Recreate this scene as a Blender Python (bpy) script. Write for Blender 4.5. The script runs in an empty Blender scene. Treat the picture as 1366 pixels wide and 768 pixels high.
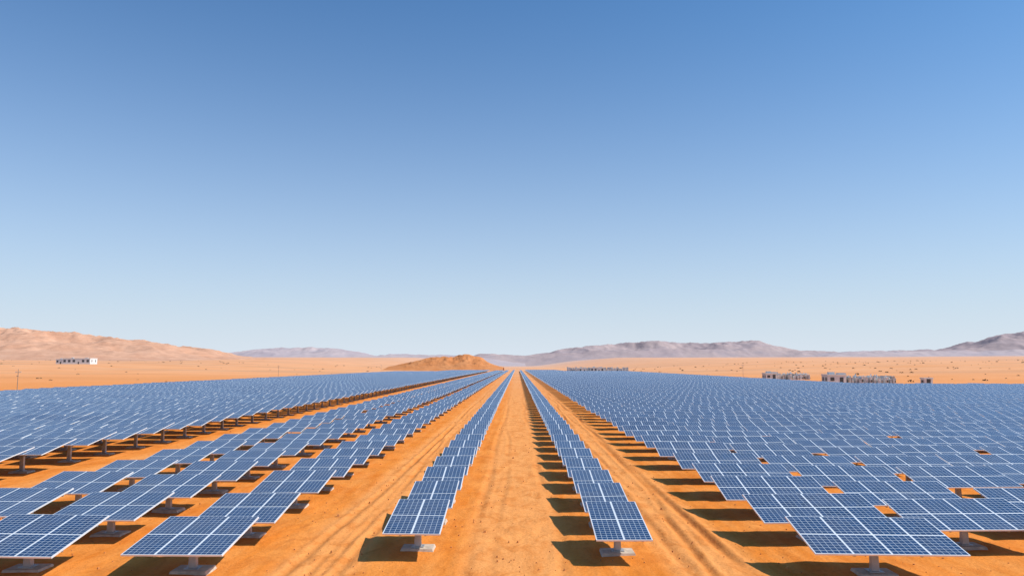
import bpy, math, numpy as np, random
from mathutils import Vector
random.seed(4); rng=np.random.default_rng(7)
sc=bpy.context.scene
sc.view_settings.view_transform='Standard'; sc.view_settings.look='None'; sc.view_settings.exposure=0
CAM_H=6.0
# ---------------------------------------------------------------- helpers
def sstep(a,b,x):
    t=np.clip((np.asarray(x,float)-a)/(b-a),0,1); return t*t*(3-2*t)
def hsh(ix,iy,s):
    v=np.sin(ix*127.1+iy*311.7+s*74.7)*43758.5453
    return v-np.floor(v)
def vn(x,y,s=0):
    ix=np.floor(x); iy=np.floor(y); fx=x-ix; fy=y-iy
    fx=fx*fx*fx*(fx*(fx*6-15)+10); fy=fy*fy*fy*(fy*(fy*6-15)+10)
    a=hsh(ix,iy,s); b=hsh(ix+1,iy,s); c=hsh(ix,iy+1,s); d=hsh(ix+1,iy+1,s)
    return (a*(1-fx)+b*fx)*(1-fy)+(c*(1-fx)+d*fx)*fy
def fbm(x,y,o=4,s=0):
    t=0;a=.5
    for i in range(o):
        t=t+a*vn(x,y,s+i*13); x=x*2.03+5.1; y=y*2.03+9.7; a*=.5
    return t
def ground_base(x,y):
    x=np.asarray(x,float); y=np.asarray(y,float)
    d=np.maximum(0,np.hypot(x,y)-300)
    r=np.minimum(0.0135*d,36)*sstep(60,420,np.abs(x))
    und=(fbm(x/90+3,y/90,3,5)-.44)*2.2*sstep(95,260,np.abs(x))*sstep(60,200,np.hypot(x,y))
    return r+und
def quadmesh(name,verts,quads,uv=None,mi=None,mats=(),smooth=False):
    me=bpy.data.meshes.new(name)
    verts=np.asarray(verts,np.float32); quads=np.asarray(quads,np.int32)
    me.vertices.add(len(verts)); me.vertices.foreach_set('co',verts.ravel())
    me.loops.add(quads.size); me.loops.foreach_set('vertex_index',quads.ravel())
    me.polygons.add(len(quads)); me.polygons.foreach_set('loop_start',np.arange(0,quads.size,4,dtype=np.int32))
    for m in mats: me.materials.append(m)
    if mi is not None: me.polygons.foreach_set('material_index',np.asarray(mi,np.int32))
    me.polygons.foreach_set('use_smooth',np.full(len(quads),smooth))
    if uv is not None:
        l=me.uv_layers.new(name='UVMap'); l.data.foreach_set('uv',np.asarray(uv,np.float32).ravel())
    me.update(calc_edges=True); me.validate()
    ob=bpy.data.objects.new(name,me); sc.collection.objects.link(ob); return ob
class MB:
    def __init__(s): s.v=[];s.q=[];s.m=[];s.uv=[]
    def box(s,x0,x1,y0,y1,z0,z1,m=0,T=None,tx=1.0,ty=1.0):
        cx=(x0+x1)/2; cy=(y0+y1)/2
        P=[(x0,y0,z0),(x1,y0,z0),(x1,y1,z0),(x0,y1,z0)]
        P+=[(cx+(p[0]-cx)*tx,cy+(p[1]-cy)*ty,z1) for p in P]
        if T: P=[T(*p) for p in P]
        b=len(s.v); s.v+=P
        for f in ((3,2,1,0),(4,5,6,7),(0,1,5,4),(1,2,6,5),(2,3,7,6),(3,0,4,7)):
            s.q.append([b+i for i in f]); s.m.append(m); s.uv+=[(0,0)]*4
    def quad(s,P,m,uv=None):
        b=len(s.v); s.v+=P; s.q.append([b,b+1,b+2,b+3]); s.m.append(m); s.uv+=(uv or [(0,0)]*4)
    def obj(s,name,mats,parent=None,loc=(0,0,0),rz=0):
        o=quadmesh(name,s.v,s.q,s.uv,s.m,mats); o.location=loc; o.rotation_euler[2]=rz
        if parent: o.parent=parent
        return o
# ---------------------------------------------------------------- materials
def newmat(n):
    m=bpy.data.materials.new(n); m.use_nodes=True; nt=m.node_tree
    return m,nt,nt.nodes['Principled BSDF']
def N(nt,t,**k):
    n=nt.nodes.new(t)
    for a,b in k.items(): setattr(n,a,b)
    return n
def math_(nt,op,a,b=None,c=None):
    n=N(nt,'ShaderNodeMath',operation=op)
    for i,v in enumerate((a,b,c)):
        if v is None: continue
        if isinstance(v,(int,float)): n.inputs[i].default_value=v
        else: nt.links.new(v,n.inputs[i])
    return n.outputs[0]
def mix(nt,f,a,b,bt='MIX'):
    n=N(nt,'ShaderNodeMixRGB',blend_type=bt)
    for i,v in enumerate((f,a,b)):
        if isinstance(v,(int,float)): n.inputs[i].default_value=v
        elif isinstance(v,tuple): n.inputs[i].default_value=(*v,1)
        else: nt.links.new(v,n.inputs[i])
    return n.outputs[0]
def ramp(nt,v,a,b,lo=0.0,hi=1.0):
    n=N(nt,'ShaderNodeMapRange'); nt.links.new(v,n.inputs[0])
    n.inputs[1].default_value=a;n.inputs[2].default_value=b;n.inputs[3].default_value=lo;n.inputs[4].default_value=hi
    return n.outputs[0]
def noise(nt,vec,scale,det=4,rough=.55,dist=0):
    n=N(nt,'ShaderNodeTexNoise'); n.inputs['Scale'].default_value=scale; n.inputs['Detail'].default_value=det
    n.inputs['Roughness'].default_value=rough; n.inputs['Distortion'].default_value=dist
    if vec is not None: nt.links.new(vec,n.inputs['Vector'])
    return n.outputs[0]
def scaled(nt,vec,s):
    n=N(nt,'ShaderNodeMapping'); n.inputs['Scale'].default_value=s; nt.links.new(vec,n.inputs[0]); return n.outputs[0]
def simple(name,c,rough=.7,metal=0,var=.15,sc_=3):
    m,nt,b=newmat(name)
    g=N(nt,'ShaderNodeNewGeometry'); f=noise(nt,g.outputs['Position'],sc_)
    col=mix(nt,ramp(nt,f,.3,.7),tuple(x*(1-var) for x in c),tuple(min(1,x*(1+var)) for x in c))
    nt.links.new(col,b.inputs['Base Color']); b.inputs['Roughness'].default_value=rough; b.inputs['Metallic'].default_value=metal
    return m
# solar glass
mg,nt,b=newmat('solar_glass')
uvn=N(nt,'ShaderNodeUVMap'); sp=N(nt,'ShaderNodeSeparateXYZ'); nt.links.new(uvn.outputs[0],sp.inputs[0])
def edge(o,w):
    f=math_(nt,'FRACT',o); e=math_(nt,'MINIMUM',f,math_(nt,'SUBTRACT',1.0,f)); return math_(nt,'LESS_THAN',e,w)
line=math_(nt,'MAXIMUM',edge(sp.outputs[0],.035),edge(sp.outputs[1],.042))
bus=edge(math_(nt,'MULTIPLY',sp.outputs[0],3.0),.045)
fl=N(nt,'ShaderNodeVectorMath',operation='FLOOR'); nt.links.new(uvn.outputs[0],fl.inputs[0])
geo=N(nt,'ShaderNodeNewGeometry')
wn=N(nt,'ShaderNodeTexWhiteNoise',noise_dimensions='4D'); nt.links.new(fl.outputs[0],wn.inputs['Vector']); nt.links.new(geo.outputs['Random Per Island'],wn.inputs['W'])
c=mix(nt,wn.outputs[0],(.003,.014,.052),(.008,.032,.100))
c=mix(nt,geo.outputs['Random Per Island'],c,mix(nt,.5,c,(.020,.052,.130)))
c=mix(nt,math_(nt,'MULTIPLY',bus,.10),c,(.35,.42,.5))
c=mix(nt,math_(nt,'MULTIPLY',line,.85),c,(.62,.68,.72))
dust=ramp(nt,noise(nt,geo.outputs['Position'],.7,5),.42,.8,0,.12)
c=mix(nt,dust,c,(.38,.33,.29))
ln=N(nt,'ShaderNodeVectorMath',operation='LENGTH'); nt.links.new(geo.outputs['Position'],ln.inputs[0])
c=mix(nt,ramp(nt,ln.outputs['Value'],60,450,0,.5),c,(.22,.28,.37))  # aerial haze painted into the glass colour, growing with distance from origin
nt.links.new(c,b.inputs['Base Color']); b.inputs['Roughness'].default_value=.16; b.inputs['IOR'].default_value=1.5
b.inputs['Coat Weight'].default_value=.25; b.inputs['Coat Roughness'].default_value=.05
m_al=simple('aluminium_frame',(.80,.82,.83),.4,.2,.08)
m_steel=simple('galvanised_steel',(.42,.43,.44),.5,.5,.2)
m_conc=simple('concrete_footing',(.52,.42,.33),.9,0,.25,5)
m_back=simple('panel_backsheet',(.22,.22,.23),.7,0,.1)
PM=[mg,m_al,m_steel,m_conc,m_back]
# ---------------------------------------------------------------- solar rows
def table(W,L,tilt,cols,rows,zc):
    m=MB(); t=math.radians(tilt); ct,st=math.cos(t),math.sin(t)
    T=lambda x,y,z:(x, y*ct-z*st, zc+y*st+z*ct)
    m.box(-W/2,W/2,-L/2,L/2,-.045,0,1,T)
    mw=W/cols; ml=L/rows; g=.028
    nx=max(3,round(mw/.165)); ny=max(3,round(ml/.165))
    for i in range(cols):
        for j in range(rows):
            x0=-W/2+i*mw+g; x1=x0+mw-2*g; y0=-L/2+j*ml+g; y1=y0+ml-2*g
            m.quad([T(x0,y0,.004),T(x1,y0,.004),T(x1,y1,.004),T(x0,y1,.004)],0,[(0,0),(nx,0),(nx,ny),(0,ny)])
    m.quad([T(-W/2+.03,L/2-.03,-.048),T(W/2-.03,L/2-.03,-.048),T(W/2-.03,-L/2+.03,-.048),T(-W/2+.03,-L/2+.03,-.048)],4)
    for yy in (-L*.3,L*.3): m.box(-W/2+.05,W/2-.05,yy-.03,yy+.03,-.12,-.05,2,T)
    for xx in (-W*.22,W*.22): m.box(xx-.035,xx+.035,-L*.4,L*.4,-.19,-.122,2,T)
    m.box(-W*.25,W*.25,-.06,.06,-.31,-.192,2,T)
    npan=len(m.v)
    m.box(-.11,.11,-.09,.09,.10,zc-.24,2,None,.8,.8)
    m.box(-.20,.20,-.18,.18,.082,.11,2)
    m.box(-.58,.58,-.42,.42,-.1,.08,3,None,.88,.86)
    return np.array(m.v),np.array(m.q),np.array(m.uv),np.array(m.m),npan
def make_row(xc,y0,y1,W,L,tilt,cols,rows,zc,pitch,gapevery=0,gap=0,jit=.009):
    tv,tq,tu,tm,npan=table(W,L,tilt,cols,rows,zc)
    ys=[];y=y0+L/2;k=random.randint(1,9)
    while y<y1:
        ys.append(y); y+=pitch*random.uniform(.985,1.015); k+=1
        if gapevery and k%gapevery==0: y+=gap*random.uniform(.4,1.1); 
    ys=np.array(ys); M=len(ys)
    if M==0: return
    xs=xc+rng.normal(0,.02,M)
    if gap: xs=xs+rng.normal(0,.06,M)
    zs=ground_base(xs,ys)
    V=np.repeat(tv[None],M,0)
    a=rng.normal(0,jit,M)[:,None]; bb=rng.normal(0,jit*1.3,M)[:,None]
    V[:,:npan,2]+=a*V[:,:npan,0]+bb*V[:,:npan,1]+rng.normal(0,.02,M)[:,None]
    yaw=rng.normal(0,.005,M)[:,None]
    X=V[:,:,0].copy(); Y=V[:,:,1].copy()
    V[:,:,0]=X-yaw*Y+xs[:,None]; V[:,:,1]=Y+yaw*X+ys[:,None]; V[:,:,2]+=zs[:,None]
    Q=(tq[None]+(np.arange(M)*len(tv))[:,None,None]).reshape(-1,4)
    quadmesh('solar_panel_row',V.reshape(-1,3),Q,np.tile(tu,(M,1)),np.tile(tm,M),PM)
# centre pair
make_row(-3.27,23.7,760,1.78,3.35,8.5,2,2,1.08,4.2)
make_row( 3.24,23.2,760,1.70,3.35,8.5,2,2,1.08,4.2)
# left inner block
make_row(-9.5,21.2,740,2.8,3.0,9,3,2,1.05,4.5,7,1.2)
make_row(-14.4,21.3,730,3.1,3.0,9,3,2,1.05,4.5,6,1.5)
make_row(-18.6,26.4,720,3.1,3.0,9,3,2,1.05,4.6,8,1.2)
# left outer field
x=-27.9
while x>-90:
    make_row(x,20+random.uniform(0,3),700 if x>-60 else 560,4.1,3.3,9,4,2,1.45,4.0 if x>-29 else 4.3,9,1.3); x-=4.35
# right field
x=10.35;i=0
while x<178:
    st=[21.3,24.6,22.4,25][i] if i<4 else random.uniform(20,25)
    end=800 if x<42 else (640 if x<89 else 198+random.uniform(-3,3))
    make_row(x,st,end,4.25,2.4,13.5,4,2,1.08,4.3,[6,7,5,8][i%4],1.9); x+=4.55; i+=1
# ---------------------------------------------------------------- ground
def grow(a,s0,r,end):
    o=[a];s=s0
    while o[-1]<end: s*=r; o.append(o[-1]+s)
    return o
xp=list(np.arange(0,8.0,.075)); xp=xp+grow(8.0,.1,1.045,9000)
xs=np.array(sorted(set([-v for v in xp]+xp)))
ya=list(np.arange(14,36,.13)); ya=ya+grow(36,.14,1.022,9500)
yb=[-v for v in grow(-14,1.0,1.35,400)]
ysg=np.array(sorted(set(yb+ya)))
GX,GY=np.meshgrid(xs,ysg)
Z=ground_base(GX,GY)
near=1-sstep(60,220,np.hypot(GX,GY))
dist_patch=sstep(.40,.58,fbm(GX/1.6+7,GY/2.4,3,44))
Z=Z+near*((fbm(GX/1.3,GY/1.9,4,2)-.47)*.10+(fbm(GX/.3,GY/.42,2,8)-.37)*(.012+.055*dist_patch))
wx=(vn(GY/9,GY*0+1.5,3)-.5)*.5
rut=np.zeros_like(Z); comp=np.zeros_like(Z)
for xc,dp,wd,sd in ((-1.4,.028,.15,1),(-1.0,.02,.12,31),(1.15,.022,.15,14),(-6.6,.07,.14,2),(-6.2,.04,.11,22),(-5.1,.06,.14,2),(-5.6,.03,.11,6),(5.1,.06,.15,4),(5.5,.04,.12,24),(6.7,.07,.16,4),(7.0,.04,.12,34),(6.05,.03,.12,5),(-11.8,.04,.13,11),(-12.1,.04,.13,16),(-22.2,.05,.16,12),(-23.8,.05,.16,12)):
    w=(vn(GY/16+sd*3.3,GY*0+sd,sd)-.5)*(.5 if sd<5 or sd==12 else 1.1)
    u=(GX-xc-w)/wd
    st_=.2+1.1*vn(GY/7+sd,GY*0+sd*2.,sd+3)
    rut+= st_*(-dp*np.exp(-u*u)+dp*.6*(np.exp(-(np.abs(u)-2)**2*1.2)))
    comp+=st_*np.exp(-u*u*.45)*(dp/.06)
Z=Z+rut*(1-sstep(80,200,GY))
road=(1-sstep(1.2,2.1,np.abs(GX+wx)))+(1-sstep(.9,1.7,np.abs(np.abs(GX+wx)-5.9)))+(1-sstep(1.5,2.6,np.abs(GX+23)))
Z=Z-.03*np.clip(road,0,1)*near
idx=np.arange(Z.size).reshape(Z.shape)
Q=np.stack([idx[:-1,:-1],idx[:-1,1:],idx[1:,1:],idx[1:,:-1]],-1).reshape(-1,4)
ms,nt,b=newmat('desert_sand')
geo=N(nt,'ShaderNodeNewGeometry'); P=geo.outputs['Position']
at=N(nt,'ShaderNodeAttribute',attribute_name='road'); rd=N(nt,'ShaderNodeSeparateColor'); nt.links.new(at.outputs['Color'],rd.inputs[0])
n1=noise(nt,P,.35,6); n2=noise(nt,scaled(nt,P,(1.6,.16,1)),1.0,5); n3=noise(nt,P,9,4,.7); n4=noise(nt,P,.02,5)
n5=noise(nt,scaled(nt,P,(1,.55,1)),1.1,7,.68,.6)
c=mix(nt,ramp(nt,n1,.32,.68),(.66,.185,.020),(.78,.255,.040))
c=mix(nt,ramp(nt,n2,.38,.66,0,.55),c,(.82,.33,.085))
c=mix(nt,math_(nt,'MULTIPLY',rd.outputs[0],.5),c,(.86,.39,.135))
c=mix(nt,math_(nt,'MULTIPLY',rd.outputs[1],ramp(nt,n2,.3,.6,.25,.8)),c,(.60,.20,.04))
c=mix(nt,ramp(nt,n5,.49,.62,0,.5),c,(.56,.155,.02))
c=mix(nt,ramp(nt,n3,.48,.72,0,.42),c,(.44,.125,.02))
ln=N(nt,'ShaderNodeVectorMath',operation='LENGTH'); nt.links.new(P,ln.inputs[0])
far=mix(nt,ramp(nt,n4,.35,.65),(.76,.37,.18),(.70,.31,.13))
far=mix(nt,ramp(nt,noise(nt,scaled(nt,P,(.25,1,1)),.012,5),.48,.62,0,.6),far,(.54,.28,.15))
c=mix(nt,ramp(nt,ln.outputs['Value'],90,600),c,far)  # sand turns paler with distance: haze painted into the base colour
c=mix(nt,ramp(nt,ln.outputs['Value'],700,4500,0,.8),c,(.62,.43,.35))  # second, farther step of the painted haze
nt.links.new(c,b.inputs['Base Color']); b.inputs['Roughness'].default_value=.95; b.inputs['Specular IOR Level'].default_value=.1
bp=N(nt,'ShaderNodeBump'); bp.inputs['Strength'].default_value=.75; bp.inputs['Distance'].default_value=.07
hh=math_(nt,'ADD',math_(nt,'MULTIPLY',n3,.6),noise(nt,P,2.5,5)); hh=math_(nt,'ADD',hh,n5)
nt.links.new(hh,bp.inputs['Height']); nt.links.new(bp.outputs[0],b.inputs['Normal'])
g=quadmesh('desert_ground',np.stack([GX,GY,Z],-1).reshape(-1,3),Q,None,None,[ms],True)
ca=g.data.color_attributes.new('road','FLOAT_COLOR','POINT')
col=np.zeros((Z.size,4),np.float32); col[:,0]=np.clip(road,0,1).ravel(); col[:,1]=np.clip(comp,0,1).ravel(); col[:,3]=1
ca.data.foreach_set('color',col.ravel())
# ---------------------------------------------------------------- hills
def hillmat(name,c1,c2,c3,s,bs=.4):
    m,nt,b=newmat(name); g=N(nt,'ShaderNodeNewGeometry'); P=g.outputs['Position']
    n=noise(nt,P,s,6,.65); n2=noise(nt,scaled(nt,P,(1,1,4)),s*3,5,.6)
    c=mix(nt,ramp(nt,n,.38,.62),c1,c2); c=mix(nt,ramp(nt,n2,.5,.7,0,.6),c,c3)
    nt.links.new(c,b.inputs['Base Color']); b.inputs['Roughness'].default_value=1; b.inputs['Specular IOR Level'].default_value=.05
    bp=N(nt,'ShaderNodeBump'); bp.inputs['Distance'].default_value=.12/s; bp.inputs['Strength'].default_value=bs
    nt.links.new(n2,bp.inputs['Height']); nt.links.new(bp.outputs[0],b.inputs['Normal'])
    return m
def hill(name,prof,D,dep,mat,amp,ws,seed,nx=420,ny=110):
    px,ph=zip(*prof); X=np.linspace(px[0],px[-1],nx); V=np.linspace(0,1,ny)
    GX,GV=np.meshgrid(X,V); GY=D-dep*.5+GV*dep
    crest=.5+.16*(fbm(GX/ws/1.6,GX*0,3,seed)-.45)
    s=np.where(GV<crest,sstep(0,1,GV/crest),sstep(0,1,(1-GV)/(1-crest)))
    H=np.interp(GX,px,ph)
    r=1-np.abs(2*fbm(GX/ws,GY/ws,5,seed)-.94)*1.6
    r2=1-np.abs(2*fbm(GX/ws*3,GY/ws*2,4,seed+4)-.94)
    Z=H*(s*(1-amp)+s*amp*r*1.1+ .10*(r2-.7)*s)
    Z=Z+np.where(s<.02,-6,0)+ground_base(GX,GY)*(1-s)
    idx=np.arange(Z.size).reshape(Z.shape)
    Q=np.stack([idx[:-1,:-1],idx[:-1,1:],idx[1:,1:],idx[1:,:-1]],-1).reshape(-1,4)
    return quadmesh(name,np.stack([GX,GY,Z],-1).reshape(-1,3),Q,None,None,[mat],True)
def pr(D,pts): return [((a-690)*D/1000,max(2,6+(487-y)*D/1000)) for a,y in pts]
hm1=hillmat('sandstone_hill',(.54,.285,.18),(.62,.355,.235),(.38,.20,.13),.02)
hm2=hillmat('hazy_mountain',(.37,.285,.285),(.43,.33,.31),(.31,.265,.285),.002,.15)  # aerial haze put into the base colours, no volume
hm3=hillmat('hazy_mountain_far',(.41,.335,.345),(.46,.37,.36),(.37,.33,.36),.002,.1)  # same painted haze, paler and bluer
hm4=hillmat('red_sand_mound',(.54,.20,.07),(.60,.25,.10),(.33,.12,.05),.06)
hill('sandstone_hill',pr(1500,[(-900,485),(-600,453),(-300,436),(-80,434),(0,437),(40,441),(90,444),(150,451),(210,457),(260,465),(300,476),(360,484),(420,487)]),1500,900,hm1,.38,120,3,600,160)
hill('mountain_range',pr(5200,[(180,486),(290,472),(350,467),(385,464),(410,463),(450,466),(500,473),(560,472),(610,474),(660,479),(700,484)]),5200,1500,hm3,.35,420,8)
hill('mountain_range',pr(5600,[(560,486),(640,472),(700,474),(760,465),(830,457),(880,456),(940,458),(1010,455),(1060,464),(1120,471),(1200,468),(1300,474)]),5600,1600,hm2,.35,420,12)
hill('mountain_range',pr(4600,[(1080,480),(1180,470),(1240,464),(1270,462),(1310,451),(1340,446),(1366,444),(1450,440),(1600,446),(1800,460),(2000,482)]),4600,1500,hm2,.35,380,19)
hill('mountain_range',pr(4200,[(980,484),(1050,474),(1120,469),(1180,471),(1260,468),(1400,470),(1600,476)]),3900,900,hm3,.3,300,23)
hill('sand_mound',pr(860,[(520,489),(545,484),(570,477),(600,474),(625,473),(642,477),(655,484),(672,489)]),860,110,hm4,.3,28,31,260,90)
# ---------------------------------------------------------------- buildings etc.
m_white=simple('white_painted_wall',(.70,.69,.67),.8,0,.06,1)
m_grey=simple('grey_metal_cabinet',(.46,.48,.50),.6,.1,.12,1)
m_dark=simple('window_opening',(.06,.065,.07),.3)
m_tan=simple('tan_plaster_wall',(.50,.46,.42),.9,0,.1,1)
m_wood=simple('weathered_timber',(.32,.25,.20),.9)
BM=[m_white,m_dark,m_grey,m_tan]
def gz(x,y): return float(ground_base(x,y))
def building(name,x,y,w,d,h,wall=0,storeys=1,bay=3.0,rz=0,roofkit=True):
    e=bpy.data.objects.new(name,None); sc.collection.objects.link(e); e.location=(x,y,gz(x,y)); e.rotation_euler[2]=rz
    b1=MB(); b1.box(-w/2,w/2,-d/2,d/2,-1,h,wall); b1.obj('walls',BM,e)
    b2=MB()
    b2.box(-w/2-.15,w/2+.15,-d/2-.15,-d/2+.2,h+.003,h+.4,wall); b2.box(-w/2-.15,w/2+.15,d/2-.2,d/2+.15,h+.003,h+.4,wall)
    b2.box(-w/2-.15,-w/2+.2,-d/2+.203,d/2-.203,h+.003,h+.4,wall); b2.box(w/2-.2,w/2+.15,-d/2+.203,d/2-.203,h+.003,h+.4,wall)
    if roofkit:
        b2.box(-w*.3,-w*.3+1.8,-.8,.8,h+.003,h+1.1,2); b2.box(w*.2,w*.2+2.4,-1,1,h+.003,h+.8,2)
    b2.obj('roof_parapet',BM,e)
    b3=MB(); n=max(1,int(w/bay)); sh=h/storeys
    for k in range(storeys):
        for i in range(n):
            cx=-w/2+(i+.5)*w/n
            if k==0 and i==n//2: b3.box(cx-.6,cx+.6,-d/2-.05,-d/2+.1,0,2.1,1)
            else: b3.box(cx-bay*.27,cx+bay*.27,-d/2-.04,-d/2+.1,k*sh+sh*.35,k*sh+sh*.78,1)
        m=max(1,int(d/bay))
        for sx in (-1,1):
            for i in range(m):
                cy=-d/2+(i+.5)*d/m
                xa=sx*w/2; b3.box(min(xa,xa+sx*.04)-.02,max(xa,xa+sx*.04),cy-.6,cy+.6,k*sh+sh*.35,k*sh+sh*.78,1)
    b3.obj('windows_and_door',BM,e)
    return e
building('desert_compound_building',-411,705,26,12,5.0,0,1,4.2)
building('desert_compound_building',-431,712,9,8,4.2,0,1,3)
building('service_building',104.5,250,6,5,2.7,0,1,2.4)
building('service_building',106,318,4.5,5,2.4,0,1,2.2)
def cabinets(name,x0,x1,y,h0,h1,n,dpt=14):
    m=MB()
    xs=np.linspace(x0,x1,n); cx=(x0+x1)/2
    for r in range(4):
        for xx in xs:
            if random.random()<.15: continue
            w=random.uniform(.45,.95)*(x1-x0)/n*.5; h=random.uniform(h0,h1); yy=r*dpt/4+random.uniform(-.6,.6); mt=random.choice([0,0,0,2,3])
            X=xx-cx+random.uniform(-.3,.3)
            m.box(X-w,X+w,yy-1,yy+1,-.5,h,mt)
            m.box(X-w*.7,X+w*.7,yy-1.05,yy-1.001,h*.2,h*.6,random.choice([1,2,2,2]))
            m.box(X-w-.08,X+w+.08,yy-1.1,yy+1.1,h+.003,h+.12,random.choice([0,2]))
            if random.random()<.5: m.box(X-.12,X+.12,yy-.12,yy+.12,h+.123,h+random.uniform(.4,.9),0)
    return m.obj(name,BM,None,(cx,y,gz(cx,y)))
cabinets('substation_equipment',109,125.5,252,1.4,2.4,20)
cabinets('substation_equipment',110,124,322,1.4,2.5,15)
cabinets('substation_equipment',46,98,670,2.0,4.2,34,24)
building('service_building',70,664,12,8,3.8,0,1,3)
building('service_building',57,662,7,6,3.4,0,1,3)
building('service_building',128.5,238,2.6,2.4,1.8,0,1,2.4,0,False)
def pole(x,y,h):
    m=MB(); m.box(-.06,.06,-.06,.06,-.5,h,0,None,.6,.6); m.box(-.6,.6,-.04,.04,h-.7,h-.62,0); m.box(-.2,.2,-.2,-.08,h-1.5,h-1.36,0)
    for xx in (-.55,-.3,.3,.55): m.box(xx-.04,xx+.04,-.04,.04,h-.617,h-.45,1,None,.6,.6)
    m.obj('utility_pole',[m_wood,m_grey],None,(x,y,gz(x,y)),random.uniform(-.3,.3))
for x,y,h in ((-105,158,5.2),(-119,375,6),(-112,620,6.5),(112,375,6.5)): pole(x,y,h)
# scrub and stones
m_scrub=simple('dry_scrub',(.16,.12,.07),.95,0,.3,2)
sv=[];sq=[]
for i in range(480):
    if random.random()<.65: X=random.uniform(95,700);Y=random.uniform(215,1100)
    else: X=random.uniform(-800,-97);Y=random.uniform(160,1100)
    if abs(X-118)<22 and Y<345: continue
    s=random.uniform(.4,1.3); z=gz(X,Y)
    for k in range(22):
        a=random.uniform(0,6.28); r=random.random()**.5*s; zz=random.uniform(0,s*.8)*(1-(r/s)**2*.7)
        p=Vector((X+r*math.cos(a),Y+r*math.sin(a),z+zz)); u=Vector((random.gauss(0,1),random.gauss(0,1),random.gauss(0,1))).normalized()*.28*s; v=u.cross(Vector((random.random(),random.random(),random.random()))).normalized()*.2*s
        bidx=len(sv); sv+=[tuple(p-u),tuple(p-v),tuple(p+u),tuple(p+v)]; sq.append([bidx,bidx+1,bidx+2,bidx+3])
quadmesh('desert_scrub',sv,sq,None,None,[m_scrub])
m_st=simple('sandstone_pebbles',(.52,.20,.06),.95,0,.3,4)
m=MB()
for i in range(2200):
    Y=18+random.random()**2*70; X=random.uniform(-1,1)*min(40,.75*Y+3)
    s=random.uniform(.01,.03)*(1+ (random.random()<.02)*1.5); z=0.0; a=random.uniform(0,3.14)
    ca_,sa=math.cos(a),math.sin(a); sy=random.uniform(.6,1.2)
    T=lambda x,y,zz:(X+(x*ca_-y*sa)*s,Y+(x*sa+y*ca_)*s*sy,z+zz*s)
    m.box(-1,1,-1,1,-1.2,1.0,0,T,random.uniform(.4,.8),random.uniform(.4,.8))
m.obj('desert_pebbles',[m_st])
# ---------------------------------------------------------------- light, sky, camera
EL,AZ=48,96   # azimuth clockwise from +Y
w=bpy.data.worlds.new('World'); sc.world=w; w.use_nodes=True; nt=w.node_tree
STR=.1
sky=nt.nodes.new('ShaderNodeTexSky'); sky.sky_type='NISHITA'; sky.sun_disc=False
sky.sun_elevation=math.radians(EL); sky.sun_rotation=math.radians(AZ); sky.altitude=300; sky.air_density=1.0; sky.dust_density=1.6; sky.ozone_density=2.5
tc=N(nt,'ShaderNodeTexCoord'); sp=N(nt,'ShaderNodeSeparateXYZ'); nt.links.new(tc.outputs['Generated'],sp.inputs[0])
elv=math_(nt,'MAXIMUM',sp.outputs[2],0.0)
hz=math_(nt,'POWER',2.718,math_(nt,'MULTIPLY',math_(nt,'POWER',math_(nt,'MULTIPLY',elv,4.6),1.3),-1.0))  # dusty haze layer thinning with elevation
base=mix(nt,1.0,sky.outputs[0],(.37,.98,1.42),'MULTIPLY')
skyc=mix(nt,math_(nt,'MULTIPLY',hz,.98),base,(.72/STR,.80/STR,.89/STR))
bg=nt.nodes['Background']; nt.links.new(skyc,bg.inputs[0]); bg.inputs[1].default_value=STR
sd=bpy.data.lights.new('sun','SUN'); sd.energy=4.9; sd.angle=math.radians(.5); sd.color=(1,.95,.87)
so=bpy.data.objects.new('sun',sd); sc.collection.objects.link(so)
e,a=math.radians(EL),math.radians(AZ)
so.rotation_euler=Vector((-math.cos(e)*math.sin(a),-math.cos(e)*math.cos(a),-math.sin(e))).to_track_quat('-Z','Y').to_euler()
cd=bpy.data.cameras.new('camera'); cam=bpy.data.objects.new('camera',cd); sc.collection.objects.link(cam); sc.camera=cam
cd.sensor_width=36; cd.lens=36*1000/1366; cd.clip_start=.1; cd.clip_end=20000
cam.location=(0,0,CAM_H); cam.rotation_euler=(math.radians(90+5.88),0,math.radians(.4))
